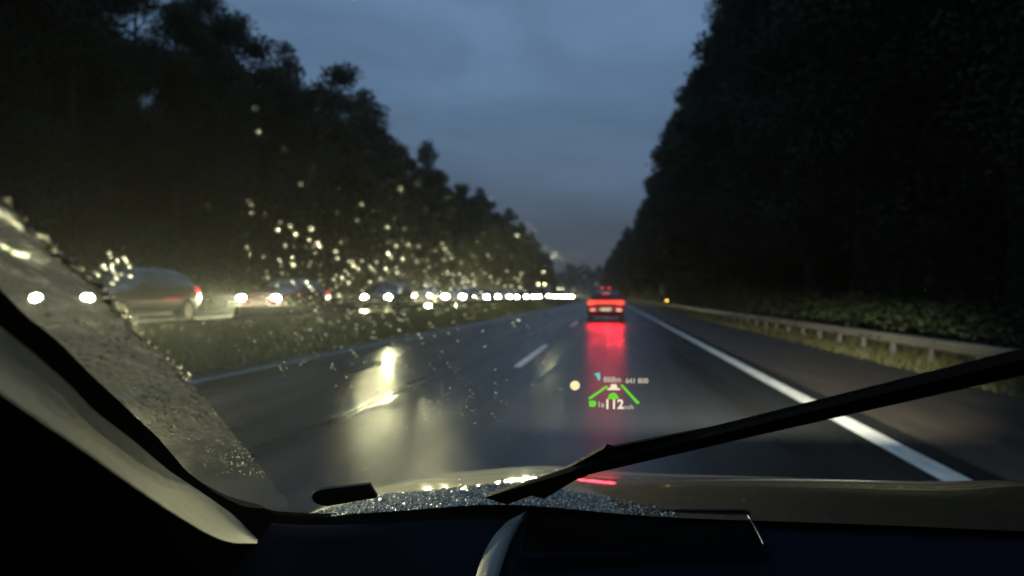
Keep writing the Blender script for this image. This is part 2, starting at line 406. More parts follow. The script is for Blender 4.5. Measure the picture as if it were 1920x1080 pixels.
tag(b.build('grass', M['grass_dull']), 'dull olive grass on the verge under the steel guardrail', 'grass', kind='stuff')

# ------------------------------------------------------------------ vehicles
M['tyre'] = mat('tyre', (.02, .02, .02), .8); M['rim'] = mat('rim', (.4, .4, .4), .3, metal=.9)
M['glass_dark'] = mat('car_glass', (.012, .013, .015), .06, spec=.6)
M['trim'] = mat('black_trim', (.012, .012, .012), .8, spec=0)
M['head'] = emis('headlamp_glow', HEAD, 420)
M['head_far'] = emis('headlamp_glow_far', HEAD, 700)
M['tail_dim'] = emis('tail_lamp_dim', (1, .05, .05), 1.5)
M['tail'] = emis('tail_lamp', (1, .075, .050), 2.2)
M['plate'] = emis('lit_plate', (1, .9, .62), 1.0)  # light falling on the plate put in as its own glow
M['reflector'] = mat('red_reflector', (.5, .02, .02), .25, emit=(1, .05, .05), es=1.6)  # returned light put in as the reflectors' own glow; brake light shares it
M['lamp_clear'] = mat('lamp_housing', (.3, .3, .3), .1)
def paint(name, c, metal=.2): return mat(name, c, .22, metal=metal, coat=.8, bump=(60, .02))
HATCH = [(-2.25, .50, .80, .88, .74, .66), (-2.17, .36, .92, 1.06, .84, .74), (-1.95, .27, .97, 1.30, .89, .67), (-1.5, .24, .97, 1.45, .91, .62), (-.5, .22, .95, 1.50, .92, .63), (.25, .22, .93, 1.46, .92, .62),
         (.95, .22, .92, 1.07, .92, .72), (1.15, .22, .90, 1.00, .92, .76), (1.8, .25, .82, .90, .90, .74), (2.12, .3, .70, .78, .83, .7), (2.28, .36, .58, .64, .70, .6)]
SUV = [(y_, a, b_ + .10, c + .17, d + .02, e) for y_, a, b_, c, d, e in HATCH]
SALOON = [(-2.4, .48, .82, .90, .74, .66), (-2.3, .34, .92, 1.0, .84, .76), (-1.75, .25, .96, 1.06, .90, .74), (-1.6, .24, .96, 1.10, .91, .72), (-1.05, .23, .95, 1.38, .92, .63), (-.4, .22, .93, 1.44, .92, .62), (.3, .22, .92, 1.39, .92, .62),
          (1.0, .22, .90, 1.02, .92, .74), (1.2, .22, .88, .97, .92, .77), (1.85, .25, .80, .87, .90, .75), (2.2, .3, .68, .75, .83, .7), (2.36, .36, .56, .62, .70, .6)]
def ring(st):
    y_, zb, zl, zt, wb, wt = st
    return [(0, y_, zb), (.84 * wb, y_, zb), (wb * .985, y_, zb + .13), (wb + .015, y_, (zb + zl) / 2 + .06), (wb, y_, zl), (wt + .03, y_, zt - .05), (wt * .8, y_, zt), (0, y_, zt + .02)]
def surf(S, y_, s):
    y_ = max(S[0][0], min(S[-1][0], y_))
    for A, B in zip(S, S[1:]):
        if A[0] <= y_ <= B[0]:
            t = (y_ - A[0]) / (B[0] - A[0]); st = tuple(a + (b_ - a) * t for a, b_ in zip(A, B)); break
    rg = ring(st); i = min(int(s), 6); f = s - i
    return Vector(rg[i]).lerp(Vector(rg[i + 1]), f)
def patch(b, S, y0, y1, s0, s1, off, side=1, n=4, m=3):
    rows = []
    for i in range(n + 1):
        r_ = []
        for j in range(m + 1):
            p = surf(S, y0 + (y1 - y0) * i / n, s0 + (s1 - s0) * j / m); r_.append((side * (p.x + (off if s0 >= 2 and s1 <= 5.2 else 0)), p.y, p.z + (off if s1 > 5.2 else 0)))
        rows.append(r_)
    b.grid(rows)
def make_car(name, S, pm, simple=False, tail=True, far=False):
    root = empty(name)
    b = MB(); rows = []
    for st in S:
        h = ring(st); full = h + [(-x, y_, z) for x, y_, z in h[-2:0:-1]]
        rows.append(full + full[:1])
    b.grid(rows); b.poly([p for p in rows[0][:-1]]); b.poly([p for p in rows[-1][:-1]][::-1])
    body = b.build('body', pm, root, smooth=True)
    yw0, yw1 = (S[2][0] + .3, .75)
    b = MB(); patch(b, S, .34, .9, 5.02, 7, .008, 1, 4, 4); patch(b, S, .34, .9, 5.02, 7, .008, -1, 4, 4); b.build('windscreen', M['glass_dark'], root, smooth=True)
    b = MB(); ya, yb = (S[1][0] + .03, S[3][0] - .06) if S is not SALOON else (-1.52, -1.1)
    patch(b, S, ya, yb, 5.02, 7, .008, 1, 3, 4); patch(b, S, ya, yb, 5.02, 7, .008, -1, 3, 4); b.build('rear_window', M['glass_dark'], root, smooth=True)
    for sd_ in (1, -1):
        for (a0, a1) in ((yw0 + .05, -.42), (-.36, yw1 - .15)):
            b = MB(); patch(b, S, a0, a1, 4.12, 4.9, .008, sd_); b.build('side_window', M['glass_dark'], root, smooth=True)
    ywf, ywr = S[-1][0] - .88, S[0][0] + .82
    for sd_ in (1, -1):
        for yy in (ywf, ywr):
            w = MB(); w.tube([(sd_ * .72, yy, .33), (sd_ * .95, yy, .33)], .33, 18); tr = w.build('wheel', M['tyre'], root)
            w = MB(); w.tube([(sd_ * .945, yy, .33), (sd_ * .957, yy, .33)], .21, 12); w.build('rim', M['rim'], tr)
    yf = S[-2][0]; zf = S[-2][2] - .02
    for sd_ in (1, -1):
        b = MB(); n = 14; cx = sd_ * .66
        b.prism([(cx + (.20 if far else .15) * math.cos(2 * math.pi * i / n), yf + .115, zf + (.14 if far else .10) * math.sin(2 * math.pi * i / n)) for i in range(n)], (0, -.12, 0))
        hl = b.build('headlight', M['head_far'] if far else M['head'], root)
        b = MB(); b.box((cx - .17, yf - .05, zf - .10), (cx + .17, yf + .06, zf + .095)); b.build('housing', M['trim'], hl)
    b = MB(); b.box((-.42, S[-1][0] - .05, .42), (.42, S[-1][0] + .02, .56)); b.build('grille', M['trim'], root)
    b = MB(); b.box((-.26, S[-1][0] + .021, .43), (.26, S[-1][0] + .035, .54)); b.build('number_plate', M['paint'], root)
    for sd_ in (1, -1):
        b = MB(); b.box((min(sd_ * .93, sd_ * 1.08), .55, .96), (max(sd_ * .93, sd_ * 1.08), .68, 1.09)); b.build('wing_mirror', pm, root, bevel=.02)
    if tail:
        for sd_ in (1, -1):
            b = MB(); patch(b, S, S[0][0] + .02, S[0][0] + .42, 3.55, 4.08, .012, sd_); b.build('tail_light', M['tail_dim'], root, smooth=True)
        b = MB()
    return root
def set_lamps(root, S, power, cone, two=True, aim=(0, 1, -.02)):
    yf = S[-2][0] + .15; zf = S[-2][2] - .02
    for cx in ((-.66, .66) if two else (0,)):
        spot('headlamp_beam', root, (cx, yf, zf), aim, power, cone, .2)

OZ = .562      # surface of the oncoming carriageway
def place(root, xc, y_, rot=math.pi):
    root.location = (xc + bend(y_), y_, OZ); root.rotation_euler = (0, 0, rot)
# 1: dark grey car drawing level, its headlamps behind the streaming edge of the windscreen
P1 = paint('dark_blue_grey_paint', (.014, .018, .025)); P2 = paint('red_paint', (.32, .012, .015)); P3 = paint('silver_paint', (.35, .35, .35)); P4 = paint('black_paint', (.015, .015, .017))
c = make_car('oncoming_car', HATCH, P1); place(c, -12.7, 17.7); tag(c, 'dark blue-grey hatchback drawing level, headlamps shining through the streaming edge of the windscreen', 'car', 'oncoming traffic'); set_lamps(c, HATCH, 5000, 76, aim=(-.78, 1, -.85))
c = make_car('oncoming_car', SALOON, P2); place(c, -12.6, 27.2); tag(c, 'red saloon with white headlamps right behind the dark hatchback', 'car', 'oncoming traffic'); set_lamps(c, SALOON, 15000, 70, aim=(-.3, 1, -.62))
c = make_car('oncoming_car', HATCH, P4); place(c, -12.5, 40.2); tag(c, 'black car behind the red saloon, two round dazzling headlamps low over the median', 'car', 'oncoming traffic'); set_lamps(c, HATCH, 1400, 44, aim=(-.25, 1, -.34))
c = make_car('oncoming_car', SUV, P3); place(c, -16.4, 64.5); tag(c, 'silver car in the far oncoming lane with close-set dazzling headlamps', 'car', 'oncoming traffic'); set_lamps(c, SUV, 18000, 36, aim=(-.12, 1, -.24))
proto = [make_car('oncoming_car', HATCH, P3, far=True), make_car('oncoming_car', SALOON, P4, far=True), make_car('oncoming_car', SUV, P1, far=True)]
far_spots = [(-12.5, 60), (-12.4, 71), (-16.1, 84), (-12.6, 88), (-12.4, 104), (-16.2, 108), (-12.5, 124), (-16.2, 133), (-12.5, 143), (-16.0, 158), (-12.5, 162), (-12.4, 182), (-12.5, 204), (-16.1, 214), (-12.5, 226), (-16.1, 240), (-12.5, 249), (-12.4, 272), (-16.1, 268), (-12.5, 296), (-16.1, 305), (-12.5, 320), (-12.5, 346), (-16.1, 350), (-12.5, 372), (-12.5, 398), (-16.1, 402), (-12.5, 425), (-12.5, 455), (-12.5, 490), (-16.2, 74), (-16.1, 96), (-16.2, 121), (-16.1, 146), (-16.2, 171), (-16.1, 199), (-16.2, 227), (-12.4, 114), (-12.6, 152)]
for i, (x, y_) in enumerate(far_spots):
    o = proto[i] if i < 3 else copy_tree(proto[i % 3])
    place(o, x, y_); S = (HATCH, SALOON, SUV)[i % 3]
    if i < 12 or (i % 3 == 0 and i < 30): set_lamps(o, S, 5000 if i == 0 else 38000, 30, two=False, aim=(-.03, 1, -.23))
    lab = 'oncoming car seen only as a pair of dazzling headlamps in the far queue'
    if i == 0: lab = 'oncoming car next behind the black car, its headlamps merging into a bright bar'
    if i == 1: lab = 'second oncoming car behind the black one in the near oncoming lane'
    tag(o, lab, 'car', 'oncoming traffic')
# lorries in the oncoming queue with lamps above the cab
M['cab'] = paint('lorry_paint', (.20, .18, .15)); M['tarp'] = mat('lorry_side', (.22, .21, .2), .6, noise=(2, .2, (1, 1, 1)))
M['top'] = emis('roof_lamp', HEAD, 26); M['top_red'] = emis('roof_lamp_red', (1, .03, .04), 10)
def lorry(name, front):
    root = empty(name)
    b = MB(); b.prism([(-1.22, 6.2, .5), (-1.22, 8.35, .5), (-1.22, 8.4, 1.6), (-1.22, 8.1, 3.1), (-1.22, 7.6, 3.55), (-1.22, 6.2, 3.75)], (2.44, 0, 0)); b.build('cab', M['cab'], root, bevel=.06)
    b = MB(); b.box((-1.25, -6, 1.05), (1.25, 6.0, 3.95)); b.build('cargo_box', M['tarp'], root, bevel=.03)
    b = MB(); b.box((-.5, -6, .6), (.5, 6.3, 1.04)); b.build('chassis', M['trim'], root)
    b = MB(); b.quad((-1.05, 8.37, 1.9), (1.05, 8.37, 1.9), (.98, 8.16, 2.95), (-.98, 8.16, 2.95)); b.build('windscreen', M['glass_dark'], root)
    for y_ in (7.4, -2.2, -3.5, -4.8):
        for sd_ in (1, -1):
            w = MB(); w.tube([(sd_ * .9, y_, .5), (sd_ * 1.22, y_, .5)], .5, 16); w.build('wheel', M['tyre'], root)
    for sd_ in (1, -1):
        if front:
            b = MB(); b.prism([(sd_ * .85 + .13 * math.cos(i * .6283), 8.46, .85 + .09 * math.sin(i * .6283)) for i in range(10)], (0, -.12, 0)); b.build('headlight', M['head_far'], root)
            b = MB(); b.prism([(sd_ * .75 + .11 * math.cos(i * .6283), 7.75, 3.72 + .11 * math.sin(i * .6283)) for i in range(10)], (0, -.15, 0)); b.build('roof_lamp', M['top'], root)
        else:
            b = MB(); b.box((sd_ * 1.05 - .12, -6.06, 3.66), (sd_ * 1.05 + .12, -6.0, 3.84)); b.build('roof_lamp', M['top_red'], root)
            b = MB(); b.box((sd_ * .95 - .2, -6.06, .78), (sd_ * .95 + .2, -6.0, .95)); b.build('tail_light', M['tail_dim'], root)
    if not front:
        for xx in (-.62, .62):
            b = MB(); b.box((xx - .6, -6.03, 1.15), (xx + .6, -6.0, 3.6)); b.build('rear_door', M['cab'], root)
    return root
t1 = lorry('oncoming_lorry', True); place(t1, -16.2, 186); tag(t1, 'oncoming lorry with two white lamps high above its cab', 'lorry', 'oncoming traffic')
t2 = copy_tree(t1); place(t2, -16.2, 285); tag(t2, 'farther oncoming lorry with small roof lamps over the headlamp queue', 'lorry', 'oncoming traffic')
t3 = lorry('lorry', False); t3.location = (-.3 + bend(215), 221, .006); tag(t3, 'lorry far ahead, two red lamps at its roof corners above the car', 'lorry')

# the car ahead, red light bar across its tail
LEAD_Y = 39.5
P5 = mat('lead_car_paint', (.20, .008, .012), .5, spec=.12)  # red tail-light glow put into the body colour
LOWSUV = [(y_, a, b_ + .06, c_ + .06, d + .02, e) for y_, a, b_, c_, d, e in HATCH]
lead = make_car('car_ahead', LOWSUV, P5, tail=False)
for ch in list(lead.children):
    if ch.name.startswith('headlight'):
        ch.data.materials.clear(); ch.data.materials.append(M['lamp_clear'])
lead.location = (-.25, LEAD_Y, .006); tag(lead, 'red-lit car ahead in our lane with a light bar across its tail', 'car')
yr = -2.30
b = MB()
up = [(-.92, 1.0), (-.86, 1.085), (-.62, 1.09), (-.45, 1.075), (.45, 1.075), (.62, 1.09), (.86, 1.085), (.92, 1.0)]
dn = [(.88, .90), (.72, .86), (.48, .945), (-.48, .945), (-.72, .86), (-.88, .90)]
b.prism([(x, yr, z - .02) for x, z in up + dn], (0, .25, 0)); b.build('tail_light', M['tail'], lead)
b = MB(); b.box((-.27, yr - .01, .57), (.27, yr + .1, .67)); b.build('number_plate', M['plate'], lead)
for sd_ in (1, -1):
    b = MB(); b.box((sd_ * .66 - .13, yr + .0, .57), (sd_ * .66 + .13, yr + .1, .63)); b.build('reflector', M['reflector'], lead)
b = MB(); b.box((-.16, -2.0, 1.42), (.16, -1.9, 1.45)); b.build('brake_light', M['reflector'], lead)
b = MB(); b.box((-.86, yr + .03, .40), (.86, yr + .4, .54)); b.build('bumper', M['trim'], lead, bevel=.03)
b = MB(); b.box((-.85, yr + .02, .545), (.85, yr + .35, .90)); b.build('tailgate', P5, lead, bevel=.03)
al = bpy.data.lights.new('tail_lamp_glow', 'AREA'); al.shape = 'RECTANGLE'; al.size = 1.7; al.size_y = .10; al.energy = 26; al.color = (1, .012, .03); al.spread = R(120)
ao = bpy.data.objects.new('tail_lamp_glow', al); COL.objects.link(ao); ao.parent = lead; ao.location = (0, yr - .02, .97); ao.rotation_euler = Vector((0, -1, -.08)).to_track_quat('-Z', 'Y').to_euler()
spot('headlamp_beam', lead, (0, 2.3, .7), (0, 1, -.22), 2500, 26)

# ------------------------------------------------------------------ our own car
car = empty('car', (.38, 1.0, 0)); tag(car, 'our own car: wet bonnet, streaming windscreen, wiper, pillar and dark dashboard', 'car')
OFF = Vector(car.location)
def own(b, name, m, parent=car, smooth=False, bevel=0, kind=None, label=None):
    b.v = [tuple(Vector(v) - OFF) for v in b.v]
    o = b.build(name, m, parent, smooth, bevel)
    if kind: o['kind'] = kind
    if label: o['label'] = label
    return o
CX = .38
def glass_pt(x, t):
    """windscreen surface, t = 0 at the scuttle, 1 at the roof"""
    w = (x - CX) / .92
    return Vector((x, 1.04 + .13 * (1 - w * w) - .86 * t, .945 + .50 * t - .02 * w * w))
def on_glass(u, v, off=0.0):
    """where the sight line of a photo pixel meets the windscreen"""
    d = ray(u, v); o = Vector(cam.location); lo, hi = .15, 2.2
    def f(s):
        p = o + d * s; w = (p.x - CX) / .92
        t = (1.04 + .13 * (1 - w * w) - p.y) / .86
        return p.z - (.945 + .50 * t - .02 * w * w)
    for _ in range(40):
        mid = (lo + hi) / 2
        if f(mid) * f(lo) <= 0: hi = mid
        else: lo = mid
    p = o + d * ((lo + hi) / 2)
    n = Vector((.28 * (p.x - CX) / .92, .50, .86)).normalized()
    return p + n * off
GN = Vector((0, .50, .86)).normalized()
# windscreen
M['pane'] = bpy.data.materials.new('windscreen_glass'); M['pane'].use_nodes = True
t_ = M['pane'].node_tree; t_.nodes.clear(); tb = t_.nodes.new('ShaderNodeBsdfTransparent'); tb.inputs[0].default_value = (.955, .97, .96, 1); to = t_.nodes.new('ShaderNodeOutputMaterial'); t_.links.new(tb.outputs[0], to.inputs[0])
b = MB(); b.grid([[glass_pt(-.56 + 1.88 * i / 24, j / 16) for i in range(25)] for j in range(17)])
glass = own(b, 'windscreen', M['pane'], smooth=True)

# bonnet
M['bonnet'] = mat('wet_bonnet_paint', (.014, .014, .013), .6, metal=0, spec=.1, coat=1.0, bump=(14, .04))
def bonnet_z(x, y_):
    w = (x - CX) / .9
    z = .960 - .092 * (y_ - 1.08) - .085 * max(0, y_ - 1.2) ** 2 - .10 * max(0, y_ - 1.5) ** 2
    z -= .022 * w * w + .5 * max(0, abs(w) - .86) ** 1.5
    z += .016 * math.exp(-((x + .16) / .16) ** 2) + .016 * math.exp(-((x - .92) / .16) ** 2)
    return z
rows = [[(CX - .93 + 1.86 * i / 60, 1.09 + 1.15 * j / 44, bonnet_z(CX - .93 + 1.86 * i / 60, 1.09 + 1.15 * j / 44)) for i in range(61)] for j in range(45)]
b = MB(); b.grid(rows); bonnet = own(b, 'bonnet', M['bonnet'], smooth=True)
b = MB(); b.grid([[(p[0], p[1], p[2]) for p in rows[-1]], [(p[0], p[1] + .05, .70) for p in rows[-1]]]); own(b, 'front_bumper', M['trim'])
for sd_ in (0, -1):
    b = MB(); b.grid([[(r_[sd_][0], r_[sd_][1], r_[sd_][2]) for r_ in rows], [(r_[sd_][0] + (-.02 if sd_ == 0 else .02), r_[sd_][1], .4) for r_ in rows]]); own(b, 'wing', M['bonnet'])
for hx in (-.62, .62):                # low beam: unseen plates added above and below the lamp cut it off
    b = MB(); b.box((CX + hx - .3, 2.24, .6235), (CX + hx + .3, 2.50, .634)); b.box((CX + hx - .3, 2.40, .50), (CX + hx + .3, 2.50, .597)); own(b, 'headlamp_shutter', M['trim'])
    spot('headlamp_beam', car, (hx, 1.32, .62), (.12, 1, -.07), OWN_P, 44, .8, .003, color=(1, .96, .76))
# scuttle between glass and bonnet
b = MB(); b.grid([[(x, 1.15 + .13 * (1 - ((x - CX) / .92) ** 2) - .06, .90) for x in (-.5, -.2, .1, .4, .7, 1.0, 1.26)], [(x, 1.10 + .02, .89 - .05 * ((x - CX) / .9) ** 2) for x in (-.5, -.2, .1, .4, .7, 1.0, 1.26)]]); own(b, 'scuttle', M['trim'])

# water: rough refracting film on the unwiped edge, beads and drops
def water(name, rough, transl, tint=(1, 1, 1), glossy=.12, clear=0.0):
    m = bpy.data.materials.new(name); m.use_nodes = True; t = m.node_tree; t.nodes.clear()
    o = t.nodes.new('ShaderNodeOutputMaterial')
    rf = t.nodes.new('ShaderNodeBsdfRefraction'); rf.inputs['Roughness'].default_value = rough; rf.inputs['IOR'].default_value = 1.33; rf.inputs[0].default_value = (*tint, 1)
    tl = t.nodes.new('ShaderNodeBsdfTranslucent'); tl.inputs[0].default_value = (*tint, 1)
    gl = t.nodes.new('ShaderNodeBsdfGlossy'); gl.inputs['Roughness'].default_value = .18
    tr = t.nodes.new('ShaderNodeBsdfTransparent')
    m1 = t.nodes.new('ShaderNodeMixShader'); m1.inputs[0].default_value = transl; t.links.new(rf.outputs[0], m1.inputs[1]); t.links.new(tl.outputs[0], m1.inputs[2])
    m2 = t.nodes.new('ShaderNodeMixShader'); m2.inputs[0].default_value = glossy; t.links.new(m1.outputs[0], m2.inputs[1]); t.links.new(gl.outputs[0], m2.inputs[2])
    m3 = t.nodes.new('ShaderNodeMixShader'); m3.inputs[0].default_value = clear; t.links.new(m2.outputs[0], m3.inputs[1]); t.links.new(tr.outputs[0], m3.inputs[2])
    t.links.new(m3.outputs[0], o.inputs[0])
    return m, t, (rf, tl, gl)
M['film'], ft, nodes_ = water('water_film', .42, .10, glossy=.05, clear=.42)
co = ft.nodes.new('ShaderNodeTexCoord'); mpf = ft.nodes.new('ShaderNodeMapping'); mpf.inputs['Scale'].default_value = (1, .35, .6); mpf.inputs['Rotation'].default_value = (0, 0, R(25))
nf = ft.nodes.new('ShaderNodeTexNoise'); nf.inputs['Scale'].default_value = 55; nf.inputs['Detail'].default_value = 6; nf.inputs['Roughness'].default_value = .65; nf.inputs['Distortion'].default_value = .8
bf = ft.nodes.new('ShaderNodeBump'); bf.inputs['Strength'].default_value = .9; bf.inputs['Distance'].default_value = .006
ft.links.new(co.outputs['Object'], mpf.inputs[0]); ft.links.new(mpf.outputs[0], nf.inputs['Vector']); ft.links.new(nf.outputs[0], bf.inputs['Height'])
for n_ in nodes_: ft.links.new(bf.outputs[0], n_.inputs['Normal'])
sx_ = ft.nodes.new('ShaderNodeSeparateXYZ'); ft.links.new(co.outputs['Object'], sx_.inputs[0])      # the running film thins out to beads near the scuttle
mz = ft.nodes.new('ShaderNodeMapRange'); mz.inputs[1].default_value = 1.08; mz.inputs[2].default_value = 1.2; mz.inputs[3].default_value = .84; mz.inputs[4].default_value = .16
nl = ft.nodes.new('ShaderNodeTexNoise'); nl.inputs['Scale'].default_value = 22; nl.inputs['Detail'].default_value = 5
ft.links.new(mpf.outputs[0], nl.inputs['Vector'])
ma = ft.nodes.new('ShaderNodeMath'); ma.operation = 'MULTIPLY_ADD'; ft.links.new(nl.outputs[0], ma.inputs[0]); ma.inputs[1].default_value = .14; ft.links.new(sx_.outputs['Z'], ma.inputs[2])
mo = ft.nodes.new('ShaderNodeMath'); mo.operation = 'SUBTRACT'; ft.links.new(ma.outputs[0], mo.inputs[0]); mo.inputs[1].default_value = .07
ft.links.new(mo.outputs[0], mz.inputs[0])
for n_ in ft.nodes:
    if n_.type == 'MIX_SHADER' and any(l.from_node.type == 'BSDF_TRANSPARENT' for l in n_.inputs[2].links): ft.links.new(mz.outputs[0], n_.inputs[0])
M['drop'] = water('water_drop', .24, .10, (.85, .83, .70), glossy=.06, clear=.30)[0]
M['bead'] = water('water_bead', .26, .12, (.85, .83, .72), glossy=.22, clear=.2)[0]
def drop_mat(name, lo, hi, tint, gloss, gr, diffuse=False, bend_=0):
    m = bpy.data.materials.new(name); m.use_nodes = True; t = m.node_tree; t.nodes.clear()
    o = t.nodes.new('ShaderNodeOutputMaterial'); g = t.nodes.new('ShaderNodeNewGeometry')
    pw = t.nodes.new('ShaderNodeMath'); pw.operation = 'POWER'; pw.inputs[1].default_value = 2.2; t.links.new(g.outputs['Random Per Island'], pw.inputs[0])
    r = t.nodes.new('ShaderNodeMapRange'); r.inputs[3].default_value = lo; r.inputs[4].default_value = hi; t.links.new(pw.outputs[0], r.inputs[0])
    v = t.nodes.new('ShaderNodeVectorMath'); v.operation = 'SCALE'; v.inputs[0].default_value = tint; t.links.new(r.outputs[0], v.inputs['Scale'])
    a = t.nodes.new('ShaderNodeBsdfDiffuse' if diffuse else 'ShaderNodeBsdfTranslucent'); t.links.new(v.outputs[0], a.inputs[0])
    gl = t.nodes.new('ShaderNodeBsdfGlossy'); gl.inputs['Roughness'].default_value = gr
    mx = t.nodes.new('ShaderNodeMixShader'); mx.inputs[0].default_value = gloss; t.links.new(a.outputs[0], mx.inputs[1]); t.links.new(gl.outputs[0], mx.inputs[2]); 
    if bend_:
        rf = t.nodes.new('ShaderNodeBsdfRefraction'); rf.inputs['Roughness'].default_value = .26; rf.inputs['IOR'].default_value = 1.33
        m2 = t.nodes.new('ShaderNodeMixShader'); m2.inputs[0].default_value = bend_; t.links.new(mx.outputs[0], m2.inputs[1]); t.links.new(rf.outputs[0], m2.inputs[2]); mx = m2
    t.links.new(mx.outputs[0], o.inputs[0])
    return m
M['drop'] = drop_mat('water_drop', .35, 1.0, (.97, .98, 1), .05, .2, bend_=.22)
M['bead'] = drop_mat('water_bead', .05, .9, (1, .97, .82), .10, .2)
M['bonnet_bead'] = drop_mat('bonnet_bead', .05, .9, (1, .90, .60), .20, .10, True)
EDGE = [(-90, 300), (0, 378), (60, 430), (120, 490), (185, 540), (228, 592), (265, 632), (330, 692), (400, 772), (450, 832), (500, 892), (545, 950)]
def edge_u(v):
    for (a, va), (c_, vc) in zip(EDGE, EDGE[1:]):
        if va <= v <= vc: return a + (c_ - a) * (v - va) / (vc - va)
    return EDGE[-1][0] if v > EDGE[-1][1] else EDGE[0][0]
PIL = [(-200, 330), (0, 542), (43, 587), (110, 640), (165, 697), (243, 770), (299, 823), (352, 886), (405, 925), (457, 950), (545, 962)]
def pil_u(v):
    for (a, va), (c_, vc) in zip(PIL, PIL[1:]):
        if va <= v <= vc: return a + (c_ - a) * (v - va) / (vc - va)
    return PIL[-1][0] if v > PIL[-1][1] else PIL[0][0]
rnd = random.Random(3)
rows = []
for j in range(150):
    v = 330 + (955 - 330) * j / 149
    u0, u1 = pil_u(v) - 14, edge_u(v) + 4 * math.sin(v * .21) + rnd.uniform(-3, 3)
    r_ = []
    for i in range(15):
        s = i / 14; th = .0015 + .0007 * math.sin(v * .13 + s * 9) * math.sin(s * 17 + v * .05)
        if i == 14: th = .0006
        r_.append(on_glass(u0 + (u1 - u0) * s, v, th))
    rows.append(r_)
b = MB(); b.grid(rows); own(b, 'water_film', M['film'], glass, smooth=True, label='bright streaming water along the unwiped edge')
def dome(b, p, n, r, flat=.6, seg=7, stretch=(0, 0, 0)):
    n = Vector(n).normalized(); a = n.orthogonal().normalized(); c_ = n.cross(a); st = Vector(stretch)
    i = len(b.v)
    for (rr, hh) in ((1, 0), (.78, .62), (.38, .93)):
        for k in range(seg):
            an = 2 * math.pi * k / seg; q = a * math.cos(an) * rr * r + c_ * math.sin(an) * rr * r
            q += st * q.dot(st) * (1 if st.length else 0)
            b.v.append(tuple(Vector(p) + q + n * hh * r * flat))
    b.v.append(tuple(Vector(p) + n * r * flat))
    for k in range(2):
        for j in range(seg): b.f.append((i + k * seg + j, i + k * seg + (j + 1) % seg, i + (k + 1) * seg + (j + 1) % seg, i + (k + 1) * seg + j))
    for j in range(seg): b.f.append((i + 2 * seg + j, i + 2 * seg + (j + 1) % seg, i + 3 * seg))
# drops standing on the wiped glass
b = MB(); rnd = random.Random(17)
def drops(n, cu, cv, su, sv, r0, r1, lim=(430, 1060, 330, 900)):
    for _ in range(n):
        u = rnd.gauss(cu, su); v = rnd.gauss(cv, sv)
        if not (lim[0] < u < lim[1] and lim[2] < v < lim[3]) or u < edge_u(v) + 12: continue
        r_ = rnd.uniform(r0, r1)
        p = on_glass(u, v, .0004); dome(b, p, GN, r_)
        if rnd.random() < .3:
            for k in range(rnd.randint(1, 2)): dome(b, on_glass(u + rnd.uniform(4, 9) * (k + 1) * .8, v + rnd.uniform(4, 9) * (k + 1), .0004), GN, r_ * rnd.uniform(.6, .95))
drops(110, 830, 530, 105, 38, .0005, .0012)
drops(100, 690, 590, 125, 50, .0006, .0013)
drops(34, 570, 510, 45, 50, .0006, .0013)
drops(10, 760, 430, 60, 45, .0005, .0009)
drops(60, 560, 640, 95, 40, .0005, .0010)
drops(40, 700, 470, 220, 120, .0004, .0008, (300, 1300, 150, 700))
drops(45, 800, 740, 120, 70, .0004, .0008)
drops(14, 205, 505, 25, 18, .0010, .0020, (150, 260, 440, 560))
drops(10, 980, 500, 50, 40, .0008, .0015)
own(b, 'raindrops', M['drop'], glass, smooth=True, kind='stuff', label='scattered raindrops on the wiped glass')
# beads crowding the unwiped edge
b = MB(); rnd = random.Random(29)
for _ in range(420):
    v = rnd.uniform(340, 720); u = edge_u(v) + rnd.gauss(-4, 7 if v < 620 else 9)
    if v < 480 and rnd.random() < .65: continue
    dome(b, on_glass(u, v, .0015), GN, rnd.uniform(.0009, .0024) if v < 600 else rnd.uniform(.0006, .0014), .9)
for _ in range(2600):
    v = rnd.triangular(600, 905, 830); u0, u1 = pil_u(v), edge_u(v); s = rnd.random() ** .7
    if rnd.random() < .25 + .5 * max(0, math.sin(v * .045 + s * 3)): continue
    dome(b, on_glass(u0 + (u1 - u0) * s, v, .0018), GN, rnd.uniform(.0005, .0013), .9, 6)
for _ in range(120):
    v = rnd.uniform(590, 720); u = rnd.uniform(pil_u(v) + 6, edge_u(v))
    dome(b, on_glass(u, v, .0018), GN, rnd.uniform(.0008, .0018), .9, 6)
own(b, 'water_beads', M['bead'], glass, smooth=True, kind='stuff')
# beads on the rear of the bonnet
b = MB(); rnd = random.Random(31)
k = 0
while k < 6000:
    x = rnd.uniform(-.54, .10); y_ = rnd.uniform(1.09, 1.30)
    lim_ = 1.30 - .10 * max(0, -.25 - x) * 2 - .8 * max(0, x + .15) ** 1.2
    if y_ > lim_ - rnd.random() * .02: continue
    if x > -.2 and rnd.random() < (x + .2) * 3.0: continue
    k += 1
    dome(b, (x, y_, bonnet_z(x, y_)), (0, .1, 1), rnd.uniform(.0009, .0027), .85, 7)
own(b, 'water_beads', M['bonnet_bead'], bonnet, smooth=True, kind='stuff')

# black pill-shaped cover at the corner of the scuttle
M['black'] = mat('black_plastic', (.005, .005, .006), .8, spec=.03)
M['rim_l'] = mat('cover_rim', (.12, .12, .1), .3)
def pill(grow):
    c0, c1 = (620, 937), (698, 922)
    pts = []
    for i in range(9):
        a = R(100 + 160 * i / 8); pts.append((c0[0] + (34 + grow) * math.cos(a), c0[1] - (13 + grow) * math.sin(a)))
    pts += [(706 + grow, 934 + grow), (692 + grow, 916 - grow)]
    return pts
b = MB(); b.prism([on_glass(u, v, .004) for u, v in pill(2)], GN * .003); cover = own(b, 'scuttle_cover', M['rim_l'])
b = MB(); b.prism([on_glass(u, v, .0005) for u, v in pill(0)], GN * .0032); own(b, 'cover_face', M['black'], cover)

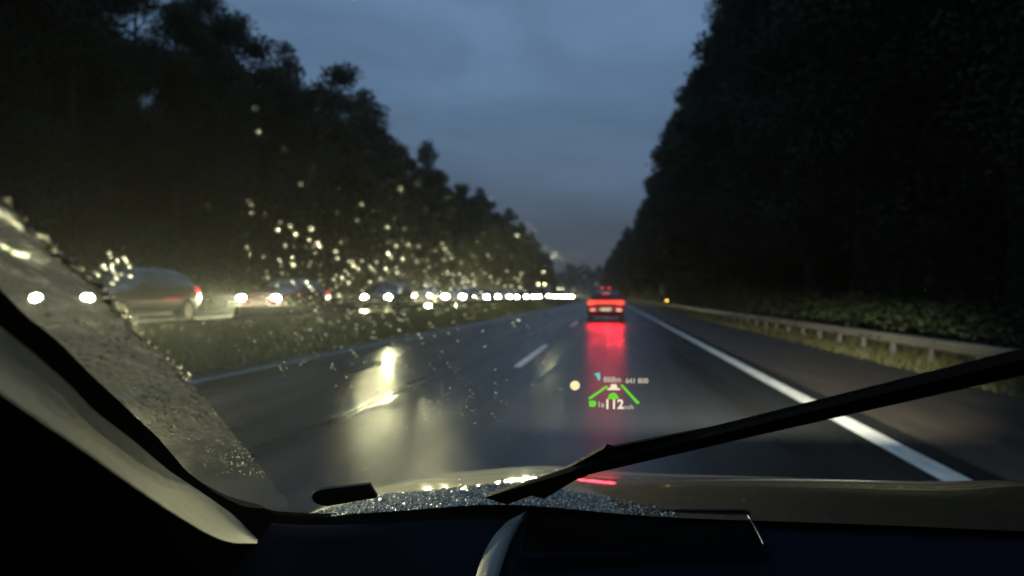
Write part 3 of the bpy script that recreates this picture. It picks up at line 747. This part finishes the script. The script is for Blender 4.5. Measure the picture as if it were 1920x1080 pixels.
# A-pillar: black seal, lit trim, dark panel below
M['seal'] = mat('rubber_seal', (.004, .004, .004), .9, spec=0)
M['cloth'] = mat('pillar_trim_cloth', (.20, .192, .165), .85, noise=(25, .12, (1, 1, 1)), bump=(350, .25))
M['dash'] = mat('dashboard_plastic', (.010, .012, .019), .9, spec=0, bump=(500, .2))
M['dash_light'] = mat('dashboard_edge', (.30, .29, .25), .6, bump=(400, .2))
SEAL_IN = [(-200, 330), (0, 542), (43, 587), (110, 640), (165, 697), (243, 770), (299, 823), (352, 886), (405, 925), (457, 952), (520, 968), (600, 972), (740, 966), (860, 958), (980, 952)]
def pp(u, v, s): return Vector(cam.location) + ray(u, v) * s
def dist_glass(u, v): return (on_glass(u, v) - Vector(cam.location)).length / ray(u, v).length
TR_UP = [(-220, 415), (0, 612), (60, 660), (130, 721), (176, 770), (246, 823), (317, 883), (387, 929), (440, 967), (484, 1012)]
TR_LO = [(-220, 575), (0, 735), (88, 796), (169, 852), (246, 908), (317, 957), (387, 1000), (430, 1018), (482, 1019)]
def resample(pl, n):
    seg = [math.dist(a, c_) for a, c_ in zip(pl, pl[1:])]; tot = sum(seg); o_ = []
    for k in range(n):
        d = tot * k / (n - 1)
        for (a, c_), s in zip(zip(pl, pl[1:]), seg):
            if d <= s + 1e-9: f = d / s if s else 0; o_.append((a[0] + (c_[0] - a[0]) * f, a[1] + (c_[1] - a[1]) * f)); break
            d -= s
        else: o_.append(pl[-1])
    return o_
NP = 40
gi = resample(SEAL_IN[:11], NP); tu = resample(TR_UP, NP); tl = resample(TR_LO, NP)
def lerp2(a, c_, f): return (a[0] + (c_[0] - a[0]) * f, a[1] + (c_[1] - a[1]) * f)
pill_root = empty('windscreen_pillar', (0, 0, 0), parent=car)
rows = []; rows2 = []; rows3 = []
for k in range(NP):
    g = dist_glass(*gi[k])
    edge = pp(*gi[k], g * .995); outer = edge + Vector((-.05, .05, 0))
    mid = pp(*lerp2(gi[k], tu[k], .5), g * .985); up_ = pp(*tu[k], g * .955)
    rows.append([outer, edge, mid, up_])
    a_ = []
    for q in range(7):
        f = q / 6; u, v = lerp2(tu[k], tl[k], f)
        a_.append(pp(u, v, g * (.955 - .24 * f + .018 * math.sin(f * math.pi))))
    rows2.append(a_)
    lo_ = a_[-1]
    rows3.append([lo_, lo_ + Vector((-.02, -.035, -.03)), lo_ + Vector((-.06, -.05, -.12)), lo_ + Vector((-.08, -.05, -.5))])
b = MB(); b.grid(rows); own(b, 'seal', M['seal'], pill_root, smooth=True)
b = MB(); b.grid(rows2); own(b, 'pillar_trim', M['cloth'], pill_root, smooth=True, label='pale cloth trim lit by oncoming headlamps')
b = MB(); b.grid(rows3); own(b, 'side_panel', M['seal'], pill_root, smooth=True)

# dashboard
dash = empty('dashboard', (0, 0, 0), parent=car)
DZ = .938
def on_dash(u, v, z=DZ):
    d = ray(u, v); return Vector(cam.location) + d * ((z - CAM_H) / d.z)
# frit / rear edge of the dash against the glass
lip = resample(SEAL_IN[9:] + [(1100, 952), (1400, 957), (1700, 962), (2000, 985), (2300, 1040)], 60)
rows = []
for (u, v) in lip:
    p = on_dash(u, v - 9); q = on_dash(u, v + 14); g = p + (p - Vector(cam.location)) * .03
    rows.append([g + Vector((0, 0, -.06)), p, q, q + Vector((0, 0, -.012))])
b = MB(); b.grid(rows); own(b, 'windscreen_frit', M['seal'], dash, smooth=True)
rows = []
for (u, v) in lip:
    q = on_dash(u, v + 12) + Vector((0, 0, -.004))
    rows.append([Vector((q.x, q.y - .8 * s_ * s_ - .02 * s_, q.z + .012 * math.sin(s_ * 5) - .25 * max(0, s_ - .45) ** 1.4)) for s_ in [i / 12 for i in range(13)]])
b = MB(); b.grid(rows); own(b, 'dashboard_top', M['dash'], dash, smooth=True)
# projector well of the head-up display
def well(grow):
    return [(990 - grow, 962 - grow * .5), (1000, 958 - grow * .5), (1392, 958 - grow * .5), (1402 + grow, 963 - grow * .5), (1430 + grow, 1018), (1425 + grow, 1030 + grow * .6), (1240, 1032 + grow * .7), (1000, 1037 + grow), (980 - grow, 1034 + grow)]
b = MB(); b.prism([on_dash(u, v, DZ + .014) for u, v in well(0)], (0, 0, -.003)); own(b, 'projector_well', M['seal'], dash)
o_ = [on_dash(u, v, DZ + .014) for u, v in well(7)]; i_ = [on_dash(u, v, DZ + .017) for u, v in well(0)]
b = MB(); n = len(o_)
for k in range(n): b.quad(o_[k], o_[(k + 1) % n], i_[(k + 1) % n], i_[k]); b.quad(o_[k] - Vector((0, 0, .03)), o_[(k + 1) % n] - Vector((0, 0, .03)), o_[(k + 1) % n], o_[k])
own(b, 'well_surround', M['dash'], dash)
b = MB(); b.tube([on_dash(u, v, DZ + .019) for u, v in ((1402, 966), (1413, 985), (1424, 1005), (1431, 1020))], .0009, 6); own(b, 'chrome_edge', M['dash_light'], dash)
# pale raised rim curving towards the driver
lft = [(982, 960), (950, 978), (925, 1005), (908, 1035), (895, 1070), (880, 1130)]; rgt = [(990, 958), (975, 985), (960, 1010), (948, 1040), (935, 1080), (922, 1135)]
la, ra = resample(lft, 16), resample(rgt, 16); rows = []
for a_, c_ in zip(la, ra): rows.append([on_dash(*a_, DZ - .01), on_dash(*a_, DZ + .010), on_dash(*lerp2(a_, c_, .35), DZ + .018), on_dash(*lerp2(a_, c_, .7), DZ + .016), on_dash(*c_, DZ + .010), on_dash(*c_, DZ - .01)])
b = MB(); b.grid(rows); own(b, 'dashboard_rim', M['dash_light'], dash, smooth=True, label='pale padded rim curving down beside the display well')

# wiper, part-way up its sweep
wip = empty('wiper', (0, 0, 0), parent=car)
W0, W1 = on_glass(985, 938, .016), on_glass(2050, 652, .022)
ax = (W1 - W0).normalized(); sdv = ax.cross(GN).normalized()
def bar(b, p0, p1, w0, w1, h, lift=0):
    a = (p1 - p0).normalized(); s_ = a.cross(GN).normalized(); n_ = GN
    i = len(b.v)
    for p, w in ((p0, w0), (p1, w1)):
        p = p + n_ * lift
        b.v += [tuple(p - s_ * w), tuple(p + s_ * w), tuple(p + s_ * w * .55 + n_ * h), tuple(p - s_ * w * .55 + n_ * h)]
    for f in ((0, 1, 2, 3), (4, 7, 6, 5), (0, 4, 5, 1), (1, 5, 6, 2), (2, 6, 7, 3), (3, 7, 4, 0)): b.f.append(tuple(i + q for q in f))
b = MB(); bar(b, on_glass(1090, 893, .006), on_glass(1960, 692, .006), .012, .018, .014); blade = own(b, 'wiper_blade', M['black'], wip)
b = MB(); bar(b, on_glass(1090, 893, .0008), on_glass(1960, 692, .0008), .002, .002, .006); own(b, 'rubber_lip', M['seal'], blade)
b = MB(); bar(b, on_glass(1000, 938, .006), on_glass(1150, 872, .018), .020, .013, .008); bar(b, on_glass(1150, 872, .018), on_glass(1560, 787, .012), .012, .005, .005); own(b, 'wiper_arm', M['black'], wip)
b = MB(); bar(b, on_glass(930, 945, .004), on_glass(1090, 893, .004), .022, .013, .010); own(b, 'pivot_cap', M['black'], wip)

# shell round the driver, so that only the glass lets light in
b = MB(); top = [glass_pt(-.56 + 1.88 * i / 12, 1.0) for i in range(13)]
b.grid([top, [p + Vector((0, -.35, .07)) for p in top], [p + Vector((0, -1.2, .08)) for p in top], [p + Vector((0, -2.2, -.05)) for p in top], [p + Vector((0, -2.6, -.5)) for p in top], [p + Vector((0, -2.7, -1.1)) for p in top]])
own(b, 'roof', M['bonnet'], smooth=True)
for sx in (-.62, 1.36):
    b = MB(); b.quad((sx, 1.05, .3), (sx, 1.05, .96), (sx, -2.5, .96), (sx, -2.5, .3)); b.quad((sx + (.0 if sx < 0 else 0), .70, .962), (sx * .97, .12, 1.47), (sx * .97, -2.3, 1.45), (sx, -2.5, .962)); own(b, 'door', M['seal'])
b = MB(); b.quad((-.62, -2.5, .32), (1.36, -2.5, .32), (1.36, 1.3, .32), (-.62, 1.3, .32)); own(b, 'car_floor', M['seal'])

# head-up display, its figures lying on the windscreen
M['h_w'] = emis('display_white', (1, .88, .66), .95); M['h_g'] = emis('display_green', (.20, .9, .05), .75); M['h_c'] = emis('display_cyan', (.2, .85, .75), .7); M['h_o'] = emis('display_amber', (1, .82, .42), 1.1); M['h_d'] = emis('display_grey', (.80, .72, .55), .62)
hud = empty('head_up_display', (0, 0, 0), parent=car); hud['label'] = 'glowing head-up display figures on the windscreen'
def hpoly(name, uv, m, sub=None):
    b = MB(); b.poly([on_glass(u, v, -.003) for u, v in uv]); own(b, name, m, hud)
def htext(name, s, u0, v0, hpx, m, bold=.02):
    cu = bpy.data.curves.new('t', 'FONT'); cu.body = s; cu.size = 1; cu.offset = bold; cu.resolution_u = 3
    o = bpy.data.objects.new('t', cu); me = bpy.data.meshes.new_from_object(o)
    k = hpx / .69
    for vt in me.vertices: vt.co = on_glass(u0 + vt.co.x * k, v0 - vt.co.y * k, -.003) - OFF
    me.materials.append(m); link(name, me, hud); bpy.data.objects.remove(o); bpy.data.curves.remove(cu)
htext('speed_figures', '112', 1132, 761, 17, M['h_w'], .03)
htext('unit_lettering', 'km/h', 1164, 762, 8, M['h_d'], .02)
htext('distance_lettering', '868m', 1131, 711, 10, M['h_d'], .03)
htext('route_lettering', '641 800', 1172, 713, 9, M['h_d'], .03)
htext('gear_figures', '1a', 1119, 758, 10, M['h_d'], .03)
hpoly('lane_line', [(1102, 741), (1106, 744), (1140, 720), (1136, 717)], M['h_g'])
hpoly('lane_line', [(1162, 717), (1166, 715), (1199, 750), (1194, 753)], M['h_g'])
hpoly('cruise_symbol', [(1139 + 0, 743)] + [(1149 - 10 * math.cos(R(a)), 742 - 11 * math.sin(R(a))) for a in range(0, 181, 20)] + [(1159, 743)], M['h_g'])
hpoly('assist_symbol', [(1104, 746), (1115, 746), (1118, 752), (1114, 758), (1104, 757)], M['h_g'])
hpoly('vehicle_symbol', [(1143, 722), (1145, 715), (1155, 715), (1157, 722), (1162, 723), (1162, 726), (1138, 726), (1138, 723)], M['h_w'])
hpoly('turn_arrow', [(1113, 695), (1124, 693), (1125, 706), (1121, 708), (1119, 702)], M['h_c'])
hpoly('warning_symbol', [(1077.5 + 9 * math.cos(R(a)), 717.5 + 9 * math.sin(R(a))) for a in range(0, 360, 20)], M['h_o'])

# ------------------------------------------------------------------ damp air
b = MB(); b.box((-460, -30, -1.5), (230, 900, 48))
mh = bpy.data.materials.new('damp_air'); mh.use_nodes = True; t = mh.node_tree; t.nodes.clear()
pv = t.nodes.new('ShaderNodeVolumePrincipled'); pv.inputs['Color'].default_value = (.9, .92, .95, 1); pv.inputs['Density'].default_value = .00030; pv.inputs['Anisotropy'].default_value = .78
o = t.nodes.new('ShaderNodeOutputMaterial'); t.links.new(pv.outputs[0], o.inputs['Volume'])
tag(b.build('haze', mh), 'damp hazy air over the motorway', 'haze', kind='stuff')
